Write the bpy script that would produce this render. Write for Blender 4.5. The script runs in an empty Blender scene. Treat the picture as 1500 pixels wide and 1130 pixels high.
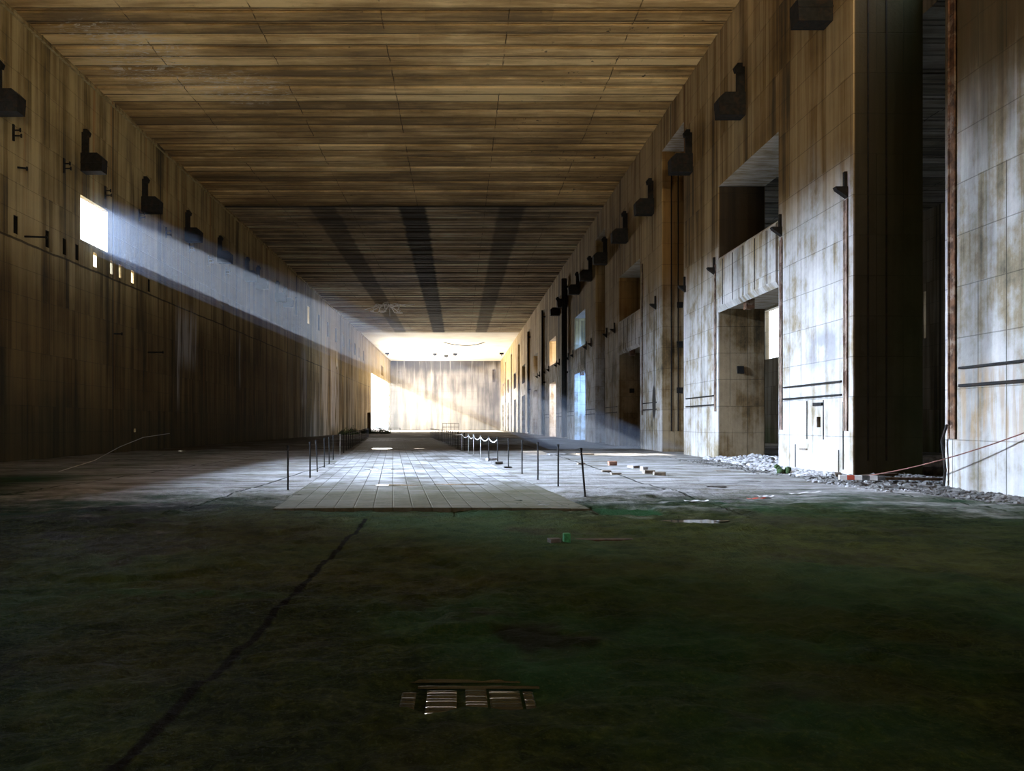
import bpy, bmesh, math, random
from mathutils import Vector, noise, Matrix
R = random.Random(7)
S = bpy.context.scene
COL = S.collection
XL, XR, H, YE = -19.4, 11.9, 19.6, 194.0     # hall: left wall, right wall, height, end wall
P0, PER = 16.7, 19.4                          # first tall doorway and the bay length

# ------------------------------------------------------------------ camera
cam = bpy.data.objects.new('camera', bpy.data.cameras.new('camera')); COL.objects.link(cam)
cam.location = (0, 0, 1.6); cam.rotation_euler = (math.pi/2, 0, 0)
cam.data.sensor_width = 36; cam.data.lens = 24.0
cam.data.shift_x = 78/1500; cam.data.shift_y = 57/1500
cam.data.clip_end = 600
S.camera = cam
S.view_settings.view_transform = 'Standard'; S.view_settings.look = 'None'
S.view_settings.gamma = 1; S.view_settings.use_curve_mapping = False
S.view_settings.exposure = 0.35
cy = S.cycles
cy.use_denoising = True; cy.max_bounces = 8; cy.diffuse_bounces = 5; cy.glossy_bounces = 2; cy.use_adaptive_sampling = True; cy.adaptive_threshold = .03
cy.volume_bounces = 1; cy.caustics_reflective = False; cy.caustics_refractive = False
cy.sample_clamp_indirect = 6.0

# ------------------------------------------------------------------ node helper
class G:
    def __init__(s, name):
        s.m = bpy.data.materials.new(name); s.m.use_nodes = True
        s.t = s.m.node_tree; s.t.nodes.clear()
        g = s.t.nodes.new('ShaderNodeNewGeometry'); q = s.t.nodes.new('ShaderNodeSeparateXYZ')
        s.t.links.new(g.outputs['Position'], q.inputs[0])
        s.X, s.Y, s.Z = q.outputs
        q2 = s.t.nodes.new('ShaderNodeSeparateXYZ'); s.t.links.new(g.outputs['True Normal'], q2.inputs[0])
        s.NX, s.NY, s.NZ = q2.outputs
    def put(s, sock, v):
        if isinstance(v, bpy.types.NodeSocket): s.t.links.new(v, sock)
        elif isinstance(v, (tuple, list)) and sock.type == 'RGBA': sock.default_value = (*v, 1)[:4]
        else: sock.default_value = v
    def m_(s, op, a, b=0.0, c=0.0, clamp=False):
        n = s.t.nodes.new('ShaderNodeMath'); n.operation = op; n.use_clamp = clamp
        s.put(n.inputs[0], a); s.put(n.inputs[1], b); s.put(n.inputs[2], c); return n.outputs[0]
    def add(s, a, b): return s.m_('ADD', a, b)
    def sub(s, a, b): return s.m_('SUBTRACT', a, b)
    def mul(s, a, b): return s.m_('MULTIPLY', a, b)
    def sm(s, x, a, b):          # smooth 0..1 between a and b
        n = s.t.nodes.new('ShaderNodeMapRange'); n.interpolation_type = 'SMOOTHSTEP'
        s.put(n.inputs[0], x); s.put(n.inputs[1], a); s.put(n.inputs[2], b); n.inputs[3].default_value = 0; n.inputs[4].default_value = 1
        return n.outputs[0]
    def band(s, x, a, b, soft):
        return s.mul(s.sm(x, a-soft, a+soft), s.sub(1.0, s.sm(x, b-soft, b+soft)))
    def vec(s, x, y, z):
        n = s.t.nodes.new('ShaderNodeCombineXYZ'); s.put(n.inputs[0], x); s.put(n.inputs[1], y); s.put(n.inputs[2], z); return n.outputs[0]
    def noi(s, v, scale=1.0, det=4.0, rough=.55, dist=0.0):
        n = s.t.nodes.new('ShaderNodeTexNoise'); s.put(n.inputs['Vector'], v); n.inputs['Scale'].default_value = scale
        n.inputs['Detail'].default_value = det; n.inputs['Roughness'].default_value = rough; n.inputs['Distortion'].default_value = dist
        return n.outputs[0]
    def wn(s, v):
        n = s.t.nodes.new('ShaderNodeTexWhiteNoise'); n.noise_dimensions = '3D'; s.put(n.inputs['Vector'], v); return n.outputs['Value']
    def mix(s, f, a, b, mode='MIX'):
        n = s.t.nodes.new('ShaderNodeMix'); n.data_type = 'RGBA'; n.blend_type = mode
        s.put(n.inputs[0], f); s.put(n.inputs[6], a); s.put(n.inputs[7], b); return n.outputs[2]
    def ramp(s, f, stops):
        n = s.t.nodes.new('ShaderNodeValToRGB'); s.put(n.inputs[0], f); e = n.color_ramp.elements
        while len(e) < len(stops): e.new(0.5)
        for k, (p, c) in enumerate(stops): e[k].position = p; e[k].color = (*c, 1)
        return n.outputs[0]
    def line(s, x, period, width):      # 1 on thin lines every period
        f = s.m_('FRACT', s.m_('DIVIDE', x, period)); f = s.m_('ABSOLUTE', s.sub(f, .5))
        return s.sm(f, .5-width/period, .5-width/period*.4)
    def out(s, col, rough=.9, height=None, bump=.3, dist=.05, metal=0.0, spec=.3, coat=None):
        b = s.t.nodes.new('ShaderNodeBsdfPrincipled'); o = s.t.nodes.new('ShaderNodeOutputMaterial')
        s.put(b.inputs['Base Color'], col); s.put(b.inputs['Roughness'], rough); s.put(b.inputs['Metallic'], metal)
        b.inputs['Specular IOR Level'].default_value = spec
        if height is not None:
            n = s.t.nodes.new('ShaderNodeBump'); n.inputs['Strength'].default_value = bump; n.inputs['Distance'].default_value = dist
            s.put(n.inputs['Height'], height); s.t.links.new(n.outputs[0], b.inputs['Normal'])
        s.t.links.new(b.outputs[0], o.inputs[0]); return s.m

def flat(name, c, rough=.8, metal=0., var=.35, scale=6., rust=None):
    g = G(name); p = g.vec(g.X, g.Y, g.Z); n = g.noi(p, scale, 5)
    col = g.mix(g.sm(n, .3, .7), tuple(x*(1-var) for x in c), tuple(min(1, x*(1+var)) for x in c))
    if rust: col = g.mix(g.sm(g.noi(p, scale*.6, 6, .65), .5, .62), col, rust)
    return g.out(col, rough, n, .4, .02, metal)

def concrete_wall(name, base, mid, dark, rust_amt, low, lowflat=0.0):
    g = G(name); u = g.add(g.X, g.Y); z = g.Z; p = g.vec(g.X, g.Y, g.Z)
    bid = g.m_('FLOOR', g.m_('DIVIDE', u, .27)); lid = g.m_('FLOOR', g.m_('DIVIDE', z, 2.45))
    tone = g.wn(g.vec(bid, lid, 1.0))
    st = g.noi(g.vec(g.mul(u, 1.1), 0.0, g.mul(z, .045)), 1.0, 7, .62)         # long vertical runs
    st2 = g.noi(g.vec(g.mul(u, 4.0), 3.0, g.mul(z, .10)), 1.0, 5, .6)
    bl = g.noi(p, .22, 6, .6)
    f = g.add(g.mul(st, .55), g.add(g.mul(st2, .2), g.mul(bl, .25)))
    f = g.add(f, g.mul(g.sub(tone, .5), .07))
    zz = g.add(z, g.mul(g.sub(g.noi(g.vec(g.mul(u, .5), 5.0, g.mul(z, .1)), 1.0, 5, .6), .5), 7.0))
    m = g.sm(zz, low[0], low[1])
    if lowflat:
        cl = g.noi(g.vec(g.mul(g.X, 1.), g.Y, g.mul(z, .8)), .55, 9, .68)
        f2 = g.add(g.mul(cl, .72), g.add(g.mul(st2, .28), g.add(.018, g.mul(g.sub(tone, .5), .05))))
        k = g.mul(g.sub(1., m), lowflat); f = g.add(g.mul(f, g.sub(1., k)), g.mul(f2, k))
    col = g.ramp(f, [(.38, dark), (.455, mid), (.53, base), (.62, tuple(x*1.3 for x in base))])
    ru = g.noi(g.vec(g.mul(u, 1.7), 9.0, g.mul(z, .03)), 1.0, 5, .65)
    col = g.mix(g.mul(g.mul(g.sm(ru, .56, .68), rust_amt), g.sub(1., g.mul(g.sub(1., m), lowflat))), col, (.30, .135, .03))
    # upper wall coloured by water that ran from the roof, lower wall browner, or on the right paler with skylight painted in
    col = g.mix(1.0, col, g.mix(m, low[2], low[3]), 'MULTIPLY')
    blk = g.noi(g.vec(g.mul(u, .35), 12.0, g.mul(z, .05)), 1.0, 6, .6)
    col = g.mix(g.mul(g.sm(blk, .55, .66), .55), col, tuple(x*.35 for x in dark))
    # drips, scuffs
    dr = g.noi(g.vec(g.mul(u, 9.0), 4.0, g.mul(z, .35)), 1.0, 3, .5)
    col = g.mix(g.mul(g.sm(dr, .66, .72), .5), col, tuple(x*.5 for x in mid))
    ln = g.mul(g.line(u, .27*3, .016), g.sm(g.wn(g.vec(g.m_('FLOOR', g.m_('DIVIDE', g.add(u, .4), .81)), lid, 2.0)), .25, .5))
    hz = g.mul(g.line(g.add(z, g.mul(g.sub(bl, .5), .06)), 1.22, .018), .55)
    L = g.m_('MAXIMUM', ln, hz)
    jt = g.line(g.sub(g.Y, 38.3), PER, .10)
    L = g.m_('MAXIMUM', L, jt)
    for k in extra_lines.get(name, []):      # thin dark pour lines
        L = g.m_('MAXIMUM', L, g.band(g.add(z, g.mul(g.sub(bl, .5), .3)), k-.05, k+.05, .02))
    col = g.mix(g.mul(L, .8), col, tuple(x*.3 for x in dark))
    sof = g.sm(g.m_('ABSOLUTE', g.NZ), .5, .7)          # undersides and sills: plain board marks, paled to paint in the light on them
    col = g.mix(sof, col, g.ramp(g.noi(g.vec(g.X, g.mul(g.Y, 5.), z), 1., 6, .65), [(.35, mid), (.6, tuple(x*1.1 for x in base))]))
    alg_shade = g.mul(g.sub(1., g.sm(g.add(z, g.mul(g.sub(blk, .5), 9.)), .5, 4.5)), .65 if name == 'left_concrete' else .12)  # dark wall foot: algae, with shade painted in
    col = g.mix(alg_shade, col, (.03, .034, .018))
    h = g.add(g.mul(L, -1.0), g.add(g.mul(tone, .25), g.mul(g.noi(p, 9.0, 6, .6), .5)))
    return g, col, h
extra_lines = {'left_concrete': [9.75], 'right_concrete': []}

g, col, h = concrete_wall('left_concrete', (.40, .315, .155), (.23, .165, .065), (.065, .052, .028), .75,
                          (7.0, 11.5, (.42, .35, .25), (1.05, 1.0, .92)))
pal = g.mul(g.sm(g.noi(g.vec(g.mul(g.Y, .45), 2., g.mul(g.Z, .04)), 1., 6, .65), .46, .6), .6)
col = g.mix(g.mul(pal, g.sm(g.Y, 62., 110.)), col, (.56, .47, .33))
# lime runs on the wall face; the strongest paints in light from a slit opposite
for (y0, y1, z0, z1, a) in ((47.0, 50.5, 6.0, 9.6, .55), (103.5, 110.5, 1.0, 11.5, .6), (84, 87, 4, 11, .35), (120, 127, 0, 10, .35), (60.2, 60.7, 5.2, 9.3, .5), (47.0,47.4,3,7.8,.5)):
    mk = g.mul(g.band(g.Y, y0, y1, .5 if y1-y0 > 1 else .1), g.band(g.Z, z0, z1, .9))
    col = g.mix(g.mul(g.mul(mk, g.sm(g.noi(g.vec(g.mul(g.Y, 3.), 0., g.mul(g.Z, .2)), 1., 4), .35, .6)), a), col, (.62, .6, .58))
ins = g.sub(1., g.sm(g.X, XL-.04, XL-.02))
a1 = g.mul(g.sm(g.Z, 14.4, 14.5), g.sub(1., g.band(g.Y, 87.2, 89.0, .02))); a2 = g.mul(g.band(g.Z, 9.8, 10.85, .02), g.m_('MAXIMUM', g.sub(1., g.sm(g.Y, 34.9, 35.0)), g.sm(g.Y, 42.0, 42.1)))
col = g.mix(g.mul(g.mul(ins, g.m_('MAXIMUM', a1, a2)), g.sub(1., g.sm(g.Y, 145., 146.))), col, (.012, .011, .009))      # shade painted into the wall pockets
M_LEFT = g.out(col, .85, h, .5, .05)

g, col, h = concrete_wall('right_concrete', (.50, .45, .37), (.30, .23, .13), (.09, .075, .045), .6,
                          (7.5, 11.0, (.95, 1.0, 1.10), (.78, .62, .36)), .85)
# oval soot blot with a run above it on the fourth pier
ry = g.m_('DIVIDE', g.sub(g.Y, 41.6), .40); rz = g.m_('DIVIDE', g.sub(g.Z, 2.95), 1.15)
r2 = g.add(g.mul(ry, ry), g.mul(rz, rz)); blot = g.sub(1.0, g.sm(g.add(r2, g.mul(g.noi(g.vec(g.X, g.Y, g.Z), 3.), .5)), .8, 1.4))
run = g.mul(g.band(g.Y, 41.45, 41.7, .12), g.band(g.Z, 3.0, 8.5, .8))
col = g.mix(g.m_('MAXIMUM', blot, g.mul(run, .6)), col, (.02, .018, .015))
# grey patch low on the second pier
pt = g.mul(g.mul(g.band(g.Y, 21.4, 23.2, .25), g.band(g.Z, 3.5, 4.7, .3)), g.sm(g.noi(g.vec(g.X, g.Y, g.Z), 1.3, 5), .38, .55))
col = g.mix(g.mul(pt, .55), col, (.20, .20, .22))
# rust weeping below the two cast-in bars on the near pier
w = g.mul(g.band(g.Y, 10.0, 16.7, .1), g.mul(g.band(g.Z, 1.2, 2.95, .35), g.sm(g.noi(g.vec(0., g.mul(g.Y, 6.), g.mul(g.Z, .5)), 1., 4), .42, .6)))
col = g.mix(g.mul(w, .55), col, (.36, .22, .09))
top = g.mul(g.mul(g.sm(g.add(g.Z, g.mul(g.sub(g.noi(g.vec(g.mul(g.add(g.X, g.Y), 1.5), 7., g.mul(g.Z, .08)), 1., 6, .65), .5), 9.)), 6.5, 10.5), g.sub(1., g.sm(g.Y, 17., 17.5))), .8)  # shade painted over the unlit top of the near pier
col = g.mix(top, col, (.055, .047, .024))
jamb_shade = g.mul(g.band(g.Y, 20.5, 20.75, .02), g.sm(g.X, 11.91, 11.98))      # shade painted onto the jamb of the first doorway
jamb = g.mul(g.mul(g.sm(g.mul(g.NY, g.NY), .5, .7), g.sm(g.X, 11.91, 11.98)), g.sub(1., g.sm(g.Y, 55., 56.)))  # brown tint paints dimmer light onto jambs turned to the camera
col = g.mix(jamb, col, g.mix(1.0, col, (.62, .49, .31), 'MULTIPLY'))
up = g.mul(g.mul(g.band(g.Y, 31.2, 31.45, .02), g.sm(g.X, 11.91, 11.98)), g.sm(g.Z, 8.8, 8.9))  # shade painted inside the upper window opening
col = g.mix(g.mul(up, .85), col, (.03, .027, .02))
col = g.mix(g.mul(jamb_shade, .9), col, g.mix(g.sm(g.X, 12.3, 13.9), (.022, .022, .012), (.03, .045, .018)))
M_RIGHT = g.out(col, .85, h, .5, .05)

g, col, h = concrete_wall('aisle_concrete', (.36, .30, .21), (.22, .17, .10), (.08, .07, .045), .3, (0, 2, (.6, .75, .5), (1, 1, 1)))
M_AISLE = g.out(col, .9, h, .5, .05)

# end wall: grey-beige, dark damp along the head, pale runs
g = G('end_wall_concrete'); p = g.vec(g.X, g.Y, g.Z)
st = g.noi(g.vec(g.mul(g.X, .7), 0., g.mul(g.Z, .06)), 1., 6, .6); bl = g.noi(p, .12, 5)
col = g.ramp(g.add(g.mul(st, .6), g.mul(bl, .4)), [(.40, (.10, .082, .062)), (.48, (.20, .17, .135)), (.56, (.30, .27, .225))])
hz = g.line(g.Z, 2.2, .06); col = g.mix(g.mul(hz, .4), col, (.12, .1, .08))
arc = g.add(17.6, g.mul(g.m_('POWER', g.m_('DIVIDE', g.m_('ABSOLUTE', g.add(g.X, 4.5)), 13.), 2.), 1.7))
arc = g.sub(arc, g.mul(g.sub(g.noi(g.vec(g.mul(g.X, .8), 0., 0.), 1., 5), .5), 4.0))
wet = g.sm(g.Z, g.sub(arc, 2.4), arc)
col = g.mix(g.mul(wet, .8), col, (.05, .04, .03))
dp = g.mul(g.sm(g.noi(g.vec(g.mul(g.X, 1.6), 2., g.mul(g.Z, .03)), 1., 3), .60, .66), g.sm(g.Z, 9., 15.))
col = g.mix(g.mul(dp, .6), col, (.42, .39, .34))
M_END = g.out(col, .9, st, .3)

# ceiling
def ceil_mat(name, base, mid, dark, lime=0., stripes=False, lw=.075):
    g = G(name); p = g.vec(g.X, g.Y, g.Z)
    bid = g.m_('FLOOR', g.m_('DIVIDE', g.Y, .95)); seg = g.m_('FLOOR', g.m_('DIVIDE', g.add(g.X, g.mul(g.wn(g.vec(bid, 0., 5.)), 6.)), 5.6))
    tone = g.wn(g.vec(bid, seg, 0.))
    st = g.noi(g.vec(g.mul(g.X, .16), g.mul(g.Y, 1.5), g.mul(bid, 3.7)), 1., 9, .70)
    bl = g.noi(p, .12, 6, .62)
    f = g.add(g.mul(st, .5), g.add(g.mul(bl, .38), g.add(g.mul(tone, .035), g.mul(g.sub(g.wn(g.vec(bid, 3., 7.)), .2), .12))))
    col = g.ramp(f, [(.41, dark), (.475, mid), (.53, base), (.60, tuple(min(.8, x*1.55+.04) for x in base))])
    wob = g.mul(g.sub(g.noi(g.vec(g.mul(g.X, .5), g.Y, 0.), 1., 5), .5), .10)
    ln = g.line(g.add(g.Y, wob), .95, lw)
    thin = g.mul(g.line(g.add(g.Y, g.mul(wob, .5)), .95/3, .012), .15)
    jx = g.mul(g.line(g.add(g.add(g.X, -7.8), g.mul(wob, 1.5)), 5.6, .035), g.sm(g.noi(p, .9, 3), .4, .55))
    L = g.m_('MAXIMUM', g.mul(ln, g.add(.6, g.mul(tone, .4))), g.m_('MAXIMUM', thin, jx))
    col = g.mix(g.mul(L, .85), col, tuple(x*.22 for x in dark))
    pit = g.sm(g.noi(g.vec(g.mul(g.X, 1.6), g.mul(g.Y, 5.), 0.), 1., 5, .7), .64, .70)
    col = g.mix(g.mul(pit, .7), col, tuple(x*.4 for x in dark))
    if lime:
        for (cx, cyy, rx, ryy) in ((-15.3, 34.0, 3.2, 3.6), (-11.5, 36.5, 3.0, 2.2), (-16.5, 31.2, 2.5, 1.2)):
            dx = g.m_('DIVIDE', g.sub(g.X, cx), rx); dy = g.m_('DIVIDE', g.sub(g.Y, cyy), ryy)
            r = g.m_('SQRT', g.add(g.mul(dx, dx), g.mul(dy, dy)))
            an = g.m_('ARCTAN2', dy, dx)
            fil = g.sm(g.noi(g.vec(g.mul(g.X, 1.2), g.mul(g.Y, 6.), an), 1., 6, .7, 1.6), .52, .60)
            col = g.mix(g.mul(g.mul(g.sub(1., g.sm(r, .5, 1.1)), fil), lime), col, (.72, .66, .55))
        sc = g.mul(g.sm(g.noi(g.vec(g.mul(g.X, 3.), g.mul(g.Y, 2.), 0.), 1., 4, .7), .6, .64), g.mul(g.band(g.X, 3.5, 11.5, 1.), g.sm(g.noi(g.vec(g.mul(g.X, .2), g.mul(g.Y, 1.1), 4.), 1., 3), .52, .6)))
        col = g.mix(g.mul(sc, .85), col, (.035, .028, .018))
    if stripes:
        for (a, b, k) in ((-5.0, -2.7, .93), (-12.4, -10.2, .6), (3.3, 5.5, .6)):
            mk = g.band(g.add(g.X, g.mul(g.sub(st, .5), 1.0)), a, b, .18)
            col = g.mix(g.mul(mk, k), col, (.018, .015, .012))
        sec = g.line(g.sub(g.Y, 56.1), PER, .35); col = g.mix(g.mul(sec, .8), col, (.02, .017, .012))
    h = g.add(g.mul(L, -1.), g.add(g.mul(st, .8), g.mul(tone, .5)))
    return g.out(col, .88, h, .6, .06)
M_CEIL = ceil_mat('ceiling_boards_brown', (.52, .345, .145), (.36, .225, .085), (.19, .12, .048), lime=.6)
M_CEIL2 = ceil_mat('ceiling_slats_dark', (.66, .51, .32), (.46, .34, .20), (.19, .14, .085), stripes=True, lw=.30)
g = G('ceiling_end_pale'); p = g.vec(g.X, g.Y, g.Z)
c = g.ramp(g.noi(p, .15, 5), [(.35, (.62, .55, .44)), (.6, (.75, .70, .60))])
c = g.mix(g.mul(g.line(g.Y, 4., .12), .35), c, (.3, .25, .2)); M_CEIL3 = g.out(c, .9)

# floor
g = G('floor_concrete_moss'); p = g.vec(g.X, g.Y, g.Z)
n1 = g.noi(p, .35, 8, .62); n2 = g.noi(p, 2.5, 8, .65); n3 = g.noi(p, 14., 6, .65); n4 = g.noi(g.vec(g.mul(g.X, .25), g.mul(g.Y, 1.2), 0.), 1., 6, .6)
conc = g.ramp(g.add(g.mul(n4, .5), g.add(g.mul(n2, .3), g.mul(n1, .2))), [(.36, (.10, .095, .08)), (.47, (.26, .25, .23)), (.58, (.40, .39, .37)), (.7, (.5, .49, .46))])
grime = g.sm(g.noi(g.vec(g.mul(g.X, .35), g.mul(g.Y, .9), 0.), 1., 7, .68), .48, .60)
conc = g.mix(g.mul(grime, .6), conc, (.12, .105, .07))
slab = g.m_('MAXIMUM', g.line(g.add(g.Y, g.mul(n2, .12)), 6.2, .05), g.line(g.add(g.X, g.mul(n2, .1)), 5.1, .05))
slab = g.mul(slab, g.sm(g.Y, 11.5, 12.5))
conc = g.mix(g.mul(slab, .85), conc, (.02, .02, .015))
moss = g.ramp(g.add(g.mul(n1, .28), g.add(g.mul(n2, .32), g.mul(n3, .4))), [(.36, (.001, .003, .001)), (.45, (.006, .012, .003)), (.53, (.018, .027, .005)), (.62, (.042, .058, .010))])
tint = g.noi(p, .16, 4)
moss = g.mix(g.mul(g.sm(tint, .44, .58), .8), moss, g.mix(n2, (.005, .016, .007), (.022, .095, .042)))
moss = g.mix(g.mul(g.sm(g.noi(p, .55, 4), .50, .60), .4), moss, g.mix(n3, (.01, .012, .003), (.055, .06, .014)))
fl = g.sm(g.noi(p, 34., 4, .65), .56, .66); moss = g.mix(g.mul(fl, .45), moss, (.05, .065, .02))
rd = g.m_('ABSOLUTE', g.sub(g.noi(p, 2.2, 7, .7, .8), .5)); moss = g.mix(g.mul(g.mul(g.sub(1., g.sm(rd, .002, .02)), g.sm(g.noi(p, .9, 4, .6), .5, .62)), .5), moss, (.04, .065, .018))
wet = g.noi(p, .28, 5, .6)
bl = g.sm(wet, .56, .60); moss = g.mix(g.mul(bl, .85), moss, (.006, .008, .005))
cw = g.add(g.X, g.mul(g.sub(g.noi(g.vec(0., g.Y, 0.), .8, 5, .7), .5), .16))
crk = g.mul(g.sub(1., g.sm(g.m_('ABSOLUTE', g.add(cw, 1.56)), .018, .05)), g.sub(1., g.sm(g.Y, 11.4, 11.7)))
# moss-grown up to a ragged margin
ed = g.add(g.Y, g.add(g.mul(g.sub(n1, .5), 9.), g.mul(g.sub(n4, .5), 7.)))
msk = g.sub(1., g.sm(g.add(ed, g.mul(g.sub(n2, .5), 5.)), 12.0, 17.5))
msk = g.m_('MAXIMUM', msk, g.sub(1., g.sm(g.add(g.X, g.add(g.mul(g.Y, .12), g.mul(n1, 3.))), -8.6, -5.8)))
msk = g.mul(msk, g.sub(1., g.mul(g.sm(g.Y, 20., 23.), .6)))
col = g.mix(msk, conc, moss)
oliv = g.mul(g.mul(g.band(g.Y, 6.5, 12.5, 1.5), g.sub(1., g.sm(g.m_('ABSOLUTE', g.sub(g.X, 1.)), 4., 8.))), g.add(.4, g.mul(g.sm(n2, .35, .65), .6))); col = g.mix(g.mul(oliv, .4), col, (.085, .085, .02))
col = g.mix(g.mul(crk, .95), col, (.002, .002, .001))
dirt = g.mul(g.band(g.Y, 41.5, 140., 1.2), .82)
col = g.mix(g.mul(dirt, g.sm(g.noi(p, .3, 5), .3, .5)), col, (.065, .05, .028))
pool = g.mul(g.band(g.X, 2.58, 3.72, .05), g.band(g.Y, 12.12, 13.25, .08))
col = g.mix(g.mul(pool, 1.), col, g.mix(n3, (.008, .025, .008), (.018, .065, .018)))
gl = g.mul(g.band(g.Y, 6.25, 6.6, .1), g.band(g.X, -3.6, -1.75, .5)); col = g.mix(g.mul(g.mul(gl, .6), g.sm(n2, .4, .6)), col, (.015, .06, .02))
rough = g.mix(g.mul(msk, g.sm(wet, .50, .60)), (.9, .9, .9), (.75, .75, .75))
h = g.add(g.mul(n3, 1.0), g.add(g.mul(n2, 1.2), g.mul(slab, -1.)))
M_FLOOR = g.out(col, rough, h, .9, .06, spec=.08)

g = G('platform_pavers'); p = g.vec(g.X, g.Y, g.Z)
a = math.radians(5.5); U = g.add(g.mul(g.X, math.cos(a)), g.mul(g.Y, math.sin(a))); V = g.sub(g.mul(g.Y, math.cos(a)), g.mul(g.X, math.sin(a)))
ci = g.m_('FLOOR', g.m_('DIVIDE', U, .36)); of = g.mul(g.wn(g.vec(ci, 0., 0.)), .9)
ri = g.m_('FLOOR', g.m_('DIVIDE', g.add(V, of), 1.1))
tone = g.wn(g.vec(ci, ri, 0.)); n = g.noi(p, .6, 7, .6); n2 = g.noi(p, 8., 5)
c = g.ramp(g.add(g.mul(n, .75), g.add(g.mul(tone, .08), g.mul(n2, .2))), [(.38, (.09, .085, .07)), (.47, (.24, .235, .22)), (.56, (.40, .395, .38))])
L = g.m_('MAXIMUM', g.line(U, .36, .018), g.mul(g.line(g.add(V, of), 1.1, .04), .9))
c = g.mix(g.mul(L, .75), c, (.05, .045, .035))
st = g.noi(g.vec(g.mul(g.X, .25), g.mul(g.Y, 1.1), 0.), 1., 5); c = g.mix(g.mul(g.sm(g.noi(g.vec(g.mul(g.X, .5), g.mul(g.Y, 1.6), 0.), 1., 7, .7), .50, .60), .7), c, (.10, .085, .06))
ms = g.sub(1., g.sm(g.add(g.Y, g.mul(n, 6.)), 18., 23.)); c = g.mix(g.mul(ms, .85), c, g.mix(n2, (.035, .035, .012), (.11, .10, .045)))
dm = g.band(g.Y, 41.5, 62., 1.); c = g.mix(g.mul(dm, .8), c, (.09, .065, .03))
M_PLAT = g.out(c, .7, g.add(g.mul(L, -1.), g.add(g.mul(tone, .4), g.mul(n2, .4))), .5, .04)

M_STEEL = flat('dark_rusted_steel', (.014, .013, .011), .8, .1, rust=(.028, .018, .011))
M_RUST = flat('flaking_rust', (.11, .055, .028), .95, 0, .6, 5., rust=(.24, .17, .12))
M_RUSTP = flat('pale_rusted_steel', (.26, .19, .14), .95, 0, .4, 3., rust=(.12, .07, .045))
M_POST = flat('black_iron_post', (.02, .018, .016), .6, .4)
M_POSTL = flat('galvanised_post', (.34, .33, .30), .5, .5)
M_TAPE = flat('white_tape', (.78, .76, .72), .6, 0, .08)
M_RED = flat('red_tape', (.5, .09, .05), .6, 0, .15)
M_BRICK = flat('red_brown_brick', (.27, .14, .09), .9, 0, .3, 12.)
M_BLOCK = flat('grey_brown_block', (.20, .165, .125), .9, 0, .3, 8.)
M_STONE = flat('broken_concrete', (.36, .35, .34), .95, 0, .5, 5.)
M_STONED = flat('broken_concrete_dark', (.12, .115, .105), .95, 0, .6, 4.)
M_MOSS = flat('moss_cushion', (.035, .06, .02), 1., 0, .5, 20.)
M_GREEN = flat('green_plastic', (.05, .24, .09), .6, 0, .3, 20.)
M_WOOD = flat('rotten_wood', (.06, .036, .018), .9, 0, .4, 9.)
M_WIRE = flat('pale_wire', (.55, .56, .58), .4, .7, .15)
M_LIMEROD = flat('lime_white_rods', (.8, .8, .8), .8, 0, .1)
M_CABLE = flat('black_cable', (.03, .026, .022), .7)
M_CABLER = flat('red_brown_rope', (.16, .07, .05), .8)
M_LEAF = flat('dark_leaves', (.05, .075, .025), .8, 0, .5, 15.)
g = G('still_water'); M_WATER = g.out((.03, .03, .025), .04, g.noi(g.vec(g.mul(g.X, 1.5), g.mul(g.Y, 6.), 0.), 3., 4), .05, .02, spec=1.0)
g = G('rippled_water'); M_RIPPLE = g.out((.015, .02, .012), .10, spec=1.0)

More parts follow.
